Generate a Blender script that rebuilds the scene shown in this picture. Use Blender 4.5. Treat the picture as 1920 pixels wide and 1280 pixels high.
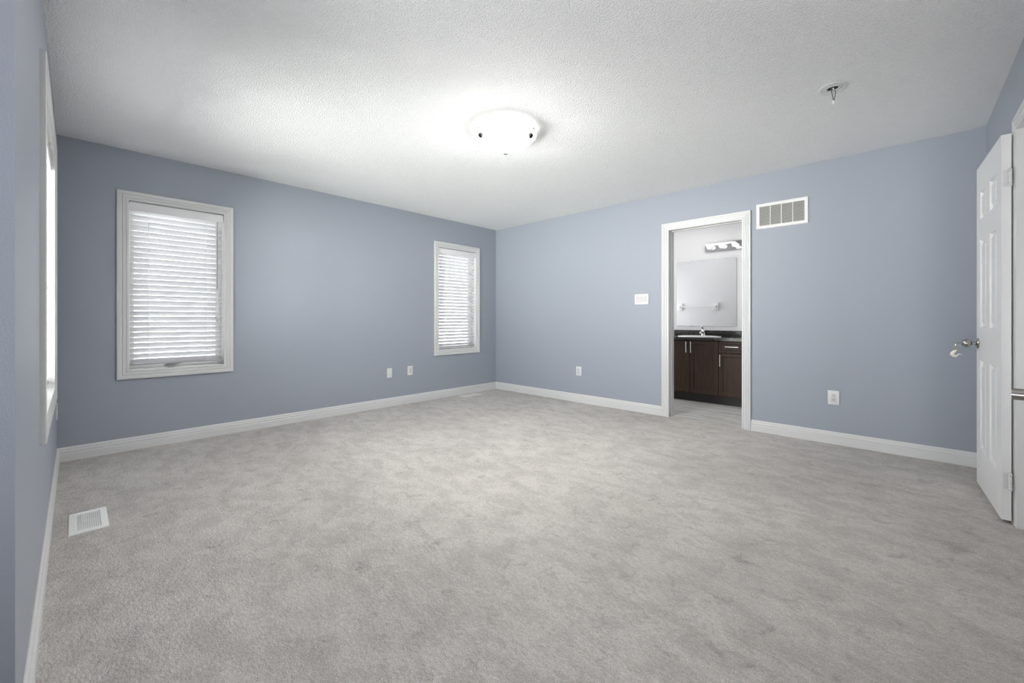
import bpy, bmesh, math, random
from mathutils import Vector, Matrix

for o in list(bpy.data.objects):
    bpy.data.objects.remove(o, do_unlink=True)
sc = bpy.context.scene
COL = sc.collection
PI = math.pi
R = math.radians

# ------------------------------------------------------------------ camera
cam_d = bpy.data.cameras.new('camera')
cam_d.sensor_width = 36.0
cam_d.lens = 776.05 / 1920 * 36.0
cam_d.shift_y = (598.8 - 640.0) / 1920
cam_d.clip_start = 0.01
cam = bpy.data.objects.new('camera', cam_d)
cam.location = (4.576, -4.465, 1.064)
cam.rotation_euler = (R(90), 0, R(43.466))
COL.objects.link(cam)
sc.camera = cam

# ------------------------------------------------------------------ world, exposure
EXPOSURE = 0.86
SKY = 9.0            # daylight sky
SKY_STREET = 20.0    # bright sky on the street side
GROUND = 31.0        # pale ground outside, set brighter than the sky to lift the ceiling
LAMP = 122.0          # frosted bowl of the ceiling lamp
REAR_FILL = 37.0      # added fill light behind the camera, tilted up at the ceiling
BATH_TOP_FILL = 2.4          # added fill light under the bathroom ceiling, no fixture
BATH_SIDE_FILL = 7.4      # added fill light in front of the bathroom's left wall
BULB = 2.2          # globe bulbs over the bathroom mirror
world = bpy.data.worlds.new('overcast_sky')
sc.world = world
world.use_nodes = True
_nt = world.node_tree
_bg = _nt.nodes['Background']
_bg.inputs['Strength'].default_value = 1.0
_tc = _nt.nodes.new('ShaderNodeTexCoord')
_sp = _nt.nodes.new('ShaderNodeSeparateXYZ')
_nt.links.new(_tc.outputs['Generated'], _sp.inputs['Vector'])
_mr = _nt.nodes.new('ShaderNodeMapRange')
_mr.inputs['From Min'].default_value = -0.03
_mr.inputs['From Max'].default_value = 0.03
_mx = _nt.nodes.new('ShaderNodeMix')
_mx.data_type = 'RGBA'
_mx.clamp_factor = True
_mx.inputs['A'].default_value = (1.0 * GROUND, 0.99 * GROUND, 0.96 * GROUND, 1)
_ms = _nt.nodes.new('ShaderNodeMix')
_ms.data_type = 'RGBA'
_ms.inputs['A'].default_value = (0.90 * SKY, 0.955 * SKY, 1.0 * SKY, 1)
_ms.inputs['B'].default_value = (0.97 * SKY_STREET, 0.985 * SKY_STREET, 1.0 * SKY_STREET, 1)
_my = _nt.nodes.new('ShaderNodeMapRange')
_my.interpolation_type = 'SMOOTHSTEP'
_my.inputs['From Min'].default_value = -0.45
_my.inputs['From Max'].default_value = -0.95
_nt.links.new(_sp.outputs['Y'], _my.inputs['Value'])
_nt.links.new(_my.outputs['Result'], _ms.inputs['Factor'])
_nt.links.new(_ms.outputs['Result'], _mx.inputs['B'])
_nt.links.new(_sp.outputs['Z'], _mr.inputs['Value'])
_nt.links.new(_mr.outputs['Result'], _mx.inputs['Factor'])
_nt.links.new(_mx.outputs['Result'], _bg.inputs['Color'])
vs = sc.view_settings
vs.view_transform = 'Standard'
vs.look = 'None'
vs.exposure = EXPOSURE
vs.gamma = 1.0
vs.use_curve_mapping = False
sc.cycles.max_bounces = 12
sc.cycles.diffuse_bounces = 8
sc.cycles.glossy_bounces = 6
sc.cycles.transmission_bounces = 6
sc.cycles.transparent_max_bounces = 12
sc.cycles.caustics_reflective = False
sc.cycles.caustics_refractive = False


def portal(name, loc, rot, sx, sy):
    """an opening to the sky, so that daylight through it is sampled well"""
    l = bpy.data.lights.new(name, 'AREA')
    l.shape = 'RECTANGLE'
    l.size, l.size_y = sx, sy
    l.cycles.is_portal = True
    o = bpy.data.objects.new(name, l)
    o.location = loc
    o.rotation_euler = rot
    COL.objects.link(o)


# room: x 0..5, y -4.56..0, z 0..2.44
W, D, H = 5.0, 4.56, 2.44
Y_END = -6.5          # far end of the landing behind the camera
_ll = bpy.data.lights.new('rear_fill', 'AREA')  # added fill lamp, out of view behind the camera
_ll.shape = 'RECTANGLE'
_ll.size, _ll.size_y = 3.2, 1.5
_ll.energy = REAR_FILL
_ll.spread = R(100)
_ll.color = (0.97, 0.985, 1.0)
_lo = bpy.data.objects.new('rear_fill', _ll)
_lo.location = (4.75, Y_END + 0.3, 0.80)
_lo.rotation_euler = (R(120), 0, R(12))
COL.objects.link(_lo)
_bl = bpy.data.lights.new('bathroom_top_fill', 'AREA')  # added lamp without a fixture, to even out the bathroom
_bl.shape = 'DISK'
_bl.size = 0.9
_bl.energy = BATH_TOP_FILL
_bl.color = (1.0, 0.985, 0.96)
_bo = bpy.data.objects.new('bathroom_top_fill', _bl)
_bo.location = (2.30, 0.85, 2.41)
COL.objects.link(_bo)
_wl = bpy.data.lights.new('bathroom_side_fill', 'AREA')  # added lamp; the wall behind it has no window
_wl.shape = 'RECTANGLE'
_wl.size, _wl.size_y = 1.1, 1.0
_wl.energy = BATH_SIDE_FILL
_wl.color = (0.98, 0.99, 1.0)
_wo = bpy.data.objects.new('bathroom_side_fill', _wl)
_wo.location = (1.04, 0.85, 1.35)
_wo.rotation_euler = (0, R(-90), 0)
COL.objects.link(_wo)
portal('sky_portal_left', (-0.2, -3.84, 1.34), (0, R(-90), 0), 1.4, 0.66)
portal('sky_portal_far', (-0.2, -0.75, 1.34), (0, R(-90), 0), 1.4, 0.68)
portal('sky_portal_near', (1.475, -D - 0.2, 1.34), (R(90), 0, 0), 1.24, 1.4)

# ------------------------------------------------------------------ materials


def node_mat(name):
    m = bpy.data.materials.new(name)
    m.use_nodes = True
    nt = m.node_tree
    b = nt.nodes['Principled BSDF']
    return m, nt, b


def N(nt, kind, **kw):
    n = nt.nodes.new(kind)
    for k, v in kw.items():
        if k in n.inputs:
            n.inputs[k].default_value = v
        else:
            setattr(n, k, v)
    return n


def mat(name, col, rough=0.5, metal=0.0, spec=0.5, bump=None, vary=None, coat=0.0):
    """plain procedural material; bump = (noise scale, distance), vary = (noise scale, amount)"""
    m, nt, b = node_mat(name)
    b.inputs['Base Color'].default_value = (*col, 1)
    b.inputs['Roughness'].default_value = rough
    b.inputs['Metallic'].default_value = metal
    b.inputs['Specular IOR Level'].default_value = spec
    b.inputs['Coat Weight'].default_value = coat
    tc = N(nt, 'ShaderNodeTexCoord')
    if vary:
        n = N(nt, 'ShaderNodeTexNoise', Scale=vary[0], Detail=4.0)
        nt.links.new(tc.outputs['Object'], n.inputs['Vector'])
        mx = N(nt, 'ShaderNodeMix', data_type='RGBA')
        a, c = 1 - vary[1], 1 + vary[1]
        mx.inputs['A'].default_value = (*[min(1, x * a) for x in col], 1)
        mx.inputs['B'].default_value = (*[min(1, x * c) for x in col], 1)
        nt.links.new(n.outputs['Fac'], mx.inputs['Factor'])
        nt.links.new(mx.outputs['Result'], b.inputs['Base Color'])
    if bump:
        n = N(nt, 'ShaderNodeTexNoise', Scale=bump[0], Detail=3.0, Roughness=0.6)
        nt.links.new(tc.outputs['Object'], n.inputs['Vector'])
        bp = N(nt, 'ShaderNodeBump', Strength=1.0, Distance=bump[1])
        nt.links.new(n.outputs['Fac'], bp.inputs['Height'])
        nt.links.new(bp.outputs['Normal'], b.inputs['Normal'])
    return m


def emit_mat(name, col, strength):
    m, nt, b = node_mat(name)
    b.inputs['Base Color'].default_value = (0.9, 0.9, 0.88, 1)
    b.inputs['Emission Color'].default_value = (*col, 1)
    b.inputs['Emission Strength'].default_value = strength
    b.inputs['Roughness'].default_value = 0.3
    return m


def bowl_mat():
    """frosted glass bowl, its glow graded by height and dimmed towards the rim to shrink the ceiling halo"""
    m = emit_mat('lit_frosted_glass', (1.0, 0.985, 0.95), LAMP)
    nt = m.node_tree
    tc = N(nt, 'ShaderNodeTexCoord')
    sx = N(nt, 'ShaderNodeSeparateXYZ')
    nt.links.new(tc.outputs['Object'], sx.inputs['Vector'])
    cr = N(nt, 'ShaderNodeValToRGB')
    mr = N(nt, 'ShaderNodeMapRange')
    mr.inputs['From Min'].default_value = -0.160
    mr.inputs['From Max'].default_value = -0.048
    nt.links.new(sx.outputs['Z'], mr.inputs['Value'])
    nt.links.new(mr.outputs['Result'], cr.inputs['Fac'])
    cr.color_ramp.elements[0].color = (0.80,) * 3 + (1,)
    cr.color_ramp.elements[1].color = (0.09,) * 3 + (1,)
    e = cr.color_ramp.elements.new(0.45)
    e.color = (0.55, 0.55, 0.55, 1)
    e = cr.color_ramp.elements.new(0.80)
    e.color = (0.15, 0.15, 0.15, 1)
    ml = N(nt, 'ShaderNodeMath', operation='MULTIPLY')
    nt.links.new(cr.outputs['Color'], ml.inputs[0])
    ml.inputs[1].default_value = LAMP
    nt.links.new(ml.outputs['Value'], nt.nodes['Principled BSDF'].inputs['Emission Strength'])
    return m


def ceiling_mat():
    m, nt, b = node_mat('stippled_ceiling')
    b.inputs['Base Color'].default_value = (0.91, 0.91, 0.905, 1)
    b.inputs['Roughness'].default_value = 0.9
    b.inputs['Specular IOR Level'].default_value = 0.15
    tc = N(nt, 'ShaderNodeTexCoord')
    n = N(nt, 'ShaderNodeTexNoise', Scale=120.0, Detail=2.0, Roughness=0.55)
    nt.links.new(tc.outputs['Object'], n.inputs['Vector'])
    r = N(nt, 'ShaderNodeMapRange')
    r.inputs['From Min'].default_value = 0.35
    r.inputs['From Max'].default_value = 0.65
    nt.links.new(n.outputs['Fac'], r.inputs['Value'])
    bp = N(nt, 'ShaderNodeBump', Strength=1.0, Distance=0.0035)
    nt.links.new(r.outputs['Result'], bp.inputs['Height'])
    nt.links.new(bp.outputs['Normal'], b.inputs['Normal'])
    return m


def carpet_mat():
    m, nt, b = node_mat('cut_pile_carpet')
    b.inputs['Roughness'].default_value = 1.0
    b.inputs['Specular IOR Level'].default_value = 0.05
    b.inputs['Sheen Weight'].default_value = 0.15
    b.inputs['Sheen Roughness'].default_value = 0.6
    tc = N(nt, 'ShaderNodeTexCoord')
    L = nt.links.new

    def noise(scale, detail, rough, dist=0.0, vec=None):
        n = N(nt, 'ShaderNodeTexNoise', Scale=scale, Detail=detail, Roughness=rough, Distortion=dist)
        L(vec or tc.outputs['Object'], n.inputs['Vector'])
        return n.outputs['Fac']

    def ramp(fac, lo, hi, a, c):
        r = N(nt, 'ShaderNodeMapRange')
        r.interpolation_type = 'SMOOTHSTEP'
        r.inputs['From Min'].default_value = lo
        r.inputs['From Max'].default_value = hi
        r.inputs['To Min'].default_value = a
        r.inputs['To Max'].default_value = c
        L(fac, r.inputs['Value'])
        return r.outputs['Result']

    def mul(p, q):
        n = N(nt, 'ShaderNodeMath', operation='MULTIPLY')
        L(p, n.inputs[0])
        L(q, n.inputs[1])
        return n.outputs['Value']

    mp = N(nt, 'ShaderNodeMapping')
    mp.inputs['Rotation'].default_value = (0, 0, R(35))
    mp.inputs['Scale'].default_value = (1.0, 1.7, 1.0)
    L(tc.outputs['Object'], mp.inputs['Vector'])
    pv = mp.outputs['Vector']
    # trodden and brushed pile: wide faint drifts, hand-sized patches, small scuffs, tufts
    drift = ramp(noise(0.9, 4.0, 0.6, 0.3), 0.34, 0.66, 0.90, 1.06)
    patch = ramp(noise(5.5, 7.0, 0.72, 0.4, pv), 0.38, 0.60, 0.88, 1.06)
    scuff = ramp(noise(9.0, 6.0, 0.70, 0.6), 0.56, 0.68, 1.0, 0.76)
    fine = ramp(noise(45.0, 4.0, 0.7, 0.0, pv), 0.30, 0.70, 0.87, 1.10)
    tuft = noise(210.0, 3.0, 0.75)
    tuftc = ramp(tuft, 0.30, 0.70, 0.74, 1.20)
    f = mul(mul(mul(drift, patch), scuff), mul(fine, tuftc))
    col = N(nt, 'ShaderNodeMix', data_type='RGBA', blend_type='MULTIPLY')
    col.inputs['Factor'].default_value = 1.0
    col.inputs['A'].default_value = (0.612, 0.576, 0.545, 1)
    cb = N(nt, 'ShaderNodeCombineColor')
    for k in ('Red', 'Green', 'Blue'):
        L(f, cb.inputs[k])
    L(cb.outputs['Color'], col.inputs['B'])
    L(col.outputs['Result'], b.inputs['Base Color'])
    # relief: loops of pile leaning along one direction, over finer tufts
    r1 = noise(60.0, 3.0, 0.6, 0.2, pv)
    ad = N(nt, 'ShaderNodeMath', operation='MULTIPLY_ADD')
    L(tuft, ad.inputs[0])
    ad.inputs[1].default_value = 0.45
    L(r1, ad.inputs[2])
    bp = N(nt, 'ShaderNodeBump', Strength=1.0, Distance=0.012)
    L(ad.outputs['Value'], bp.inputs['Height'])
    L(bp.outputs['Normal'], b.inputs['Normal'])
    return m


def glass_mat():
    m = bpy.data.materials.new('window_glass')
    m.use_nodes = True
    nt = m.node_tree
    nt.nodes.clear()
    out = N(nt, 'ShaderNodeOutputMaterial')
    t = N(nt, 'ShaderNodeBsdfTransparent')
    t.inputs['Color'].default_value = (0.95, 0.97, 0.96, 1)
    g = N(nt, 'ShaderNodeBsdfGlossy', Roughness=0.02)
    f = N(nt, 'ShaderNodeFresnel', IOR=1.45)
    mx = N(nt, 'ShaderNodeMixShader')
    nt.links.new(f.outputs['Fac'], mx.inputs['Fac'])
    nt.links.new(t.outputs['BSDF'], mx.inputs[1])
    nt.links.new(g.outputs['BSDF'], mx.inputs[2])
    nt.links.new(mx.outputs['Shader'], out.inputs['Surface'])
    return m


def slat_mat():
    m, nt, b = node_mat('white_vinyl_slat')
    b.inputs['Base Color'].default_value = (0.84, 0.84, 0.85, 1)
    b.inputs['Roughness'].default_value = 0.35
    out = nt.nodes['Material Output']
    tr = N(nt, 'ShaderNodeBsdfTranslucent')
    tr.inputs['Color'].default_value = (0.88, 0.88, 0.92, 1)
    mx = N(nt, 'ShaderNodeMixShader')
    mx.inputs['Fac'].default_value = 0.25
    nt.links.new(b.outputs['BSDF'], mx.inputs[1])
    nt.links.new(tr.outputs['BSDF'], mx.inputs[2])
    nt.links.new(mx.outputs['Shader'], out.inputs['Surface'])
    return m


def granite_mat():
    m, nt, b = node_mat('black_speckled_counter')
    b.inputs['Roughness'].default_value = 0.22
    tc = N(nt, 'ShaderNodeTexCoord')
    v = N(nt, 'ShaderNodeTexNoise', Scale=90.0, Detail=5.0, Roughness=0.75)
    nt.links.new(tc.outputs['Object'], v.inputs['Vector'])
    r = N(nt, 'ShaderNodeValToRGB')
    r.color_ramp.elements[0].position = 0.50
    r.color_ramp.elements[0].color = (0.010, 0.010, 0.010, 1)
    r.color_ramp.elements[1].position = 0.72
    r.color_ramp.elements[1].color = (0.16, 0.15, 0.14, 1)
    nt.links.new(v.outputs['Fac'], r.inputs['Fac'])
    nt.links.new(r.outputs['Color'], b.inputs['Base Color'])
    return m


def wood_mat():
    m, nt, b = node_mat('espresso_wood')
    b.inputs['Roughness'].default_value = 0.5
    b.inputs['Specular IOR Level'].default_value = 0.3
    tc = N(nt, 'ShaderNodeTexCoord')
    mp = N(nt, 'ShaderNodeMapping')
    mp.inputs['Scale'].default_value = (1, 1, 0.06)
    nt.links.new(tc.outputs['Object'], mp.inputs['Vector'])
    n = N(nt, 'ShaderNodeTexNoise', Scale=70.0, Detail=4.0, Roughness=0.6)
    nt.links.new(mp.outputs['Vector'], n.inputs['Vector'])
    r = N(nt, 'ShaderNodeValToRGB')
    r.color_ramp.elements[0].position = 0.3
    r.color_ramp.elements[0].color = (0.030, 0.017, 0.012, 1)
    r.color_ramp.elements[1].position = 0.75
    r.color_ramp.elements[1].color = (0.058, 0.034, 0.023, 1)
    nt.links.new(n.outputs['Fac'], r.inputs['Fac'])
    nt.links.new(r.outputs['Color'], b.inputs['Base Color'])
    return m


def tile_mat():
    m, nt, b = node_mat('pale_veined_tile')
    b.inputs['Roughness'].default_value = 0.35
    tc = N(nt, 'ShaderNodeTexCoord')
    # veins drawn out along x
    mp = N(nt, 'ShaderNodeMapping')
    mp.inputs['Scale'].default_value = (0.9, 7.0, 1)
    nt.links.new(tc.outputs['Object'], mp.inputs['Vector'])
    n = N(nt, 'ShaderNodeTexNoise', Scale=2.6, Detail=5.0, Roughness=0.6, Distortion=0.6)
    nt.links.new(mp.outputs['Vector'], n.inputs['Vector'])
    r = N(nt, 'ShaderNodeValToRGB')
    r.color_ramp.elements[0].position = 0.33
    r.color_ramp.elements[0].color = (0.36, 0.35, 0.33, 1)
    r.color_ramp.elements[1].position = 0.60
    r.color_ramp.elements[1].color = (0.66, 0.65, 0.63, 1)
    nt.links.new(n.outputs['Fac'], r.inputs['Fac'])
    # grout lines: 0.3 m by 0.6 m tiles, long side along y
    mg = N(nt, 'ShaderNodeMapping')
    mg.inputs['Rotation'].default_value = (0, 0, R(90))
    mg.inputs['Location'].default_value = (0.33, 0.10, 0)
    nt.links.new(tc.outputs['Object'], mg.inputs['Vector'])
    br = N(nt, 'ShaderNodeTexBrick', Scale=1.0)
    br.inputs['Brick Width'].default_value = 0.6
    br.inputs['Row Height'].default_value = 0.3
    br.inputs['Mortar Size'].default_value = 0.004
    br.inputs['Color1'].default_value = (1, 1, 1, 1)
    br.inputs['Color2'].default_value = (0.93, 0.93, 0.93, 1)
    br.inputs['Mortar'].default_value = (1.15, 1.15, 1.15, 1)
    nt.links.new(mg.outputs['Vector'], br.inputs['Vector'])
    mx = N(nt, 'ShaderNodeMix', data_type='RGBA', blend_type='MULTIPLY')
    mx.inputs['Factor'].default_value = 1.0
    nt.links.new(r.outputs['Color'], mx.inputs['A'])
    nt.links.new(br.outputs['Color'], mx.inputs['B'])
    nt.links.new(mx.outputs['Result'], b.inputs['Base Color'])
    return m


def brick_mat():
    m, nt, b = node_mat('grey_pink_brick')
    b.inputs['Roughness'].default_value = 0.9
    tc = N(nt, 'ShaderNodeTexCoord')
    mp = N(nt, 'ShaderNodeMapping')
    mp.inputs['Rotation'].default_value = (R(90), 0, R(90))
    nt.links.new(tc.outputs['Object'], mp.inputs['Vector'])
    br = N(nt, 'ShaderNodeTexBrick', Scale=1.0)
    br.inputs['Brick Width'].default_value = 0.22
    br.inputs['Row Height'].default_value = 0.075
    br.inputs['Mortar Size'].default_value = 0.008
    br.inputs['Color1'].default_value = (0.34, 0.28, 0.27, 1)
    br.inputs['Color2'].default_value = (0.28, 0.24, 0.23, 1)
    br.inputs['Mortar'].default_value = (0.45, 0.44, 0.42, 1)
    nt.links.new(mp.outputs['Vector'], br.inputs['Vector'])
    nt.links.new(br.outputs['Color'], b.inputs['Base Color'])
    return m


def brush_mat(name, col, rough):
    m, nt, b = node_mat(name)
    b.inputs['Base Color'].default_value = (*col, 1)
    b.inputs['Metallic'].default_value = 1.0
    tc = N(nt, 'ShaderNodeTexCoord')
    n = N(nt, 'ShaderNodeTexNoise', Scale=300.0, Detail=2.0)
    nt.links.new(tc.outputs['Object'], n.inputs['Vector'])
    r = N(nt, 'ShaderNodeMapRange')
    r.inputs['To Min'].default_value = rough * 0.8
    r.inputs['To Max'].default_value = rough * 1.2
    nt.links.new(n.outputs['Fac'], r.inputs['Value'])
    nt.links.new(r.outputs['Result'], b.inputs['Roughness'])
    return m


M_WALL = mat('blue_grey_paint', (0.335, 0.362, 0.415), 0.46, spec=0.45, bump=(260, 0.0006))
M_WHITEWALL = mat('white_wall_paint', (0.80, 0.80, 0.81), 0.55, spec=0.4, bump=(260, 0.0005))
M_CEIL = ceiling_mat()
M_CARPET = carpet_mat()
M_TRIM = mat('white_trim_paint', (0.67, 0.67, 0.665), 0.32, bump=(60, 0.0004))
M_DOOR = mat('white_door_paint', (0.76, 0.76, 0.755), 0.38, bump=(90, 0.0004))
M_VINYL = mat('white_vinyl', (0.83, 0.83, 0.83), 0.35, vary=(20, 0.01))
M_SLAT = slat_mat()
M_RAIL = mat('grey_bottom_rail', (0.42, 0.42, 0.43), 0.4, vary=(20, .02))
M_CORD = mat('white_cord', (0.88, 0.88, 0.88), 0.7, vary=(200, 0.03))
M_WAND = mat('smoky_plastic', (0.30, 0.30, 0.31), 0.25, vary=(40, 0.05))
M_GLASS = glass_mat()
M_PLATE = mat('white_plate_plastic', (0.70, 0.70, 0.70), 0.3, vary=(30, 0.01))
M_PLATE2 = mat('white_insert_plastic', (0.62, 0.62, 0.62), 0.3, vary=(30, 0.01))
M_DARK = mat('hole_shade', (0.02, 0.02, 0.02), 0.8, vary=(50, 0.1))  # near-black that stands for the shade inside holes and slots
M_GRILLE = mat('white_enamel', (0.80, 0.80, 0.79), 0.35, vary=(20, 0.01))
M_LOUVRE = mat('grey_enamel_shade', (0.52, 0.51, 0.49), 0.5, vary=(20, 0.02))  # grey enamel; on the grille louvres it stands for shade
M_VENT2 = mat('beige_enamel', (0.70, 0.68, 0.65), 0.5, vary=(30, 0.02))
M_NICKEL = brush_mat('brushed_nickel', (0.40, 0.385, 0.36), 0.22)
M_DARKMETAL = mat('dark_pewter', (0.012, 0.012, 0.012), 0.6, spec=0.1, vary=(50, .1))
M_CHROME = brush_mat('polished_chrome', (0.86, 0.86, 0.87), 0.07)
M_BARPLATE = brush_mat('grey_chrome_bar', (0.46, 0.46, 0.47), 0.12)
M_STEEL = brush_mat('satin_steel', (0.74, 0.73, 0.70), 0.30)
M_BRASS = brush_mat('dull_brass', (0.42, 0.36, 0.24), 0.35)
M_TAG = mat('ivory_plastic', (0.80, 0.76, 0.68), 0.4, vary=(60, 0.04))
M_MIRROR = brush_mat('mirror_silver', (0.88, 0.89, 0.90), 0.0)
M_CERAMIC = mat('white_porcelain', (0.86, 0.86, 0.85), 0.12, vary=(10, 0.01), coat=0.4)
M_GRANITE = granite_mat()
M_WOOD = wood_mat()
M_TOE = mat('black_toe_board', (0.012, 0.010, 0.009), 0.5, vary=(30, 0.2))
M_TILE = tile_mat()
M_GLOW = bowl_mat()
M_BULB = emit_mat('lit_globe_bulb', (1.0, 0.985, 0.955), BULB)
M_WIRE = mat('grey_wire_sheath', (0.11, 0.10, 0.09), 0.5, vary=(80, 0.1))
M_HALL = mat('landing_paint', (0.70, 0.70, 0.70), 0.55, bump=(260, 0.0005))

# ------------------------------------------------------------------ mesh helpers
ORG = {}


def box(bm, x0, x1, y0, y1, z0, z1, bevel=0.0, mp=None):
    t = bmesh.new()
    bmesh.ops.create_cube(t, size=1.0)
    for v in t.verts:
        v.co = Vector((x0 + (v.co.x + .5) * (x1 - x0), y0 + (v.co.y + .5) * (y1 - y0), z0 + (v.co.z + .5) * (z1 - z0)))
    if bevel:
        bmesh.ops.bevel(t, geom=list(t.edges), offset=bevel, segments=2, affect='EDGES', profile=0.6)
    join(bm, t, mp)


def join(bm, t, mp=None):
    idx = {}
    for v in t.verts:
        c = v.co
        idx[v] = bm.verts.new(mp(*c) if mp else c)
    for f in t.faces:
        try:
            bm.faces.new([idx[v] for v in f.verts])
        except ValueError:
            pass
    t.free()


def tube(bm, pts, r, seg=10, mp=None, caps=True):
    pts = [Vector(p) for p in pts]
    rs = r if isinstance(r, (list, tuple)) else [r] * len(pts)
    rings = []
    up = None
    for i, p in enumerate(pts):
        d = (pts[min(i + 1, len(pts) - 1)] - pts[max(i - 1, 0)]).normalized()
        if up is None:
            up = Vector((0, 0, 1)) if abs(d.z) < 0.9 else Vector((1, 0, 0))
        a = d.cross(up).normalized()
        c = a.cross(d).normalized()
        up = c
        ring = []
        for k in range(seg):
            t = 2 * PI * k / seg
            co = p + a * math.cos(t) * rs[i] + c * math.sin(t) * rs[i]
            ring.append(bm.verts.new(mp(*co) if mp else co))
        rings.append(ring)
    for i in range(len(rings) - 1):
        for k in range(seg):
            bm.faces.new([rings[i][k], rings[i][(k + 1) % seg], rings[i + 1][(k + 1) % seg], rings[i + 1][k]])
    if caps:
        bm.faces.new(rings[0])
        bm.faces.new(rings[-1])


def lathe(bm, prof, seg=32, mp=None):
    """prof: (radius, z) from one end to the other, about the z axis; mp maps to place"""
    rings = []
    for r, z in prof:
        if r < 1e-6:
            co = Vector((0, 0, z))
            rings.append([bm.verts.new(mp(*co) if mp else co)])
        else:
            ring = []
            for k in range(seg):
                t = 2 * PI * k / seg
                co = Vector((r * math.cos(t), r * math.sin(t), z))
                ring.append(bm.verts.new(mp(*co) if mp else co))
            rings.append(ring)
    for a, c in zip(rings, rings[1:]):
        for k in range(seg):
            k2 = (k + 1) % seg
            if len(a) == 1 and len(c) == 1:
                continue
            if len(a) == 1:
                bm.faces.new([a[0], c[k2], c[k]])
            elif len(c) == 1:
                bm.faces.new([a[k], a[k2], c[0]])
            else:
                bm.faces.new([a[k], a[k2], c[k2], c[k]])


def at(x, y, z, axis='z', s=1):
    """place a lathe: its axis along +-x, +-y or +-z, its origin at (x, y, z)"""
    if axis == 'x':
        return lambda a, b, c: Vector((x + s * c, y + a, z + b))
    if axis == 'y':
        return lambda a, b, c: Vector((x + a, y + s * c, z + b))
    return lambda a, b, c: Vector((x + a, y + b, z + s * c))


def sweep(bm, prof, a0, a1, b0, b1, mp, closed=True):
    """trim profile (u outward from the opening, v off the wall) mitred round a rectangle; open at the floor if not closed"""
    P = [(a0, b0, -1, -1), (a0, b1, -1, 1), (a1, b1, 1, 1), (a1, b0, 1, -1)]
    rows = []
    for a, b, sa, sb in P:
        row = []
        for u, v in prof:
            bb = b + sb * u
            if not closed and sb < 0:
                bb = b
            row.append(bm.verts.new(mp(a + sa * u, bb, v)))
        rows.append(row)
    n = len(prof)
    rng = range(4) if closed else range(3)
    for i in rng:
        A, B = rows[i], rows[(i + 1) % 4]
        for k in range(n - 1):
            bm.faces.new([A[k], A[k + 1], B[k + 1], B[k]])
        bm.faces.new([A[n - 1], A[0], B[0], B[n - 1]])
    if not closed:
        bm.faces.new(rows[0])
        bm.faces.new(rows[3])


def extrude_profile(bm, prof, p0, p1, mp):
    """prof (v off the wall, z) run along a from p0 to p1; each end may be mitred: (a, slope)"""
    A = [bm.verts.new(mp(p0[0] + p0[1] * v, z, v)) for v, z in prof]
    B = [bm.verts.new(mp(p1[0] + p1[1] * v, z, v)) for v, z in prof]
    n = len(prof)
    for k in range(n):
        k2 = (k + 1) % n
        bm.faces.new([A[k], A[k2], B[k2], B[k]])
    bm.faces.new(A)
    bm.faces.new(B)


def obj(name, bm, m, parent=None, smooth=True, local=False, ang=38):
    bmesh.ops.remove_doubles(bm, verts=bm.verts, dist=1e-6)
    bmesh.ops.recalc_face_normals(bm, faces=bm.faces)
    if parent is not None and not local:
        bmesh.ops.translate(bm, verts=bm.verts, vec=-ORG[parent.name])
    if smooth:
        for f in bm.faces:
            f.smooth = True
        for e in bm.edges:
            if len(e.link_faces) != 2 or e.calc_face_angle(0) > R(ang):
                e.smooth = False
    me = bpy.data.meshes.new(name)
    bm.to_mesh(me)
    bm.free()
    me.materials.append(m)
    o = bpy.data.objects.new(name, me)
    COL.objects.link(o)
    if parent is not None:
        o.parent = parent
        ORG[o.name] = ORG[parent.name]
    else:
        ORG[o.name] = Vector((0, 0, 0))
    return o


def tag(o, label, cat, group=None, kind=None):
    o['label'] = label
    o['category'] = cat
    if group:
        o['group'] = group
    if kind:
        o['kind'] = kind
    return o


def thing(name, loc, label, cat, group=None, kind=None, rz=0.0):
    o = bpy.data.objects.new(name, None)
    o.empty_display_size = 0.05
    o.location = loc
    o.rotation_euler = (0, 0, rz)
    COL.objects.link(o)
    ORG[o.name] = Vector(loc)
    return tag(o, label, cat, group, kind)


def struct(name, bm, m, label=None, smooth=False):
    o = obj(name, bm, m, smooth=smooth)
    o['kind'] = 'structure'
    if label:
        o['label'] = label
    return o


def bx(*a, **k):
    bm = bmesh.new()
    box(bm, *a, **k)
    return bm


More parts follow.
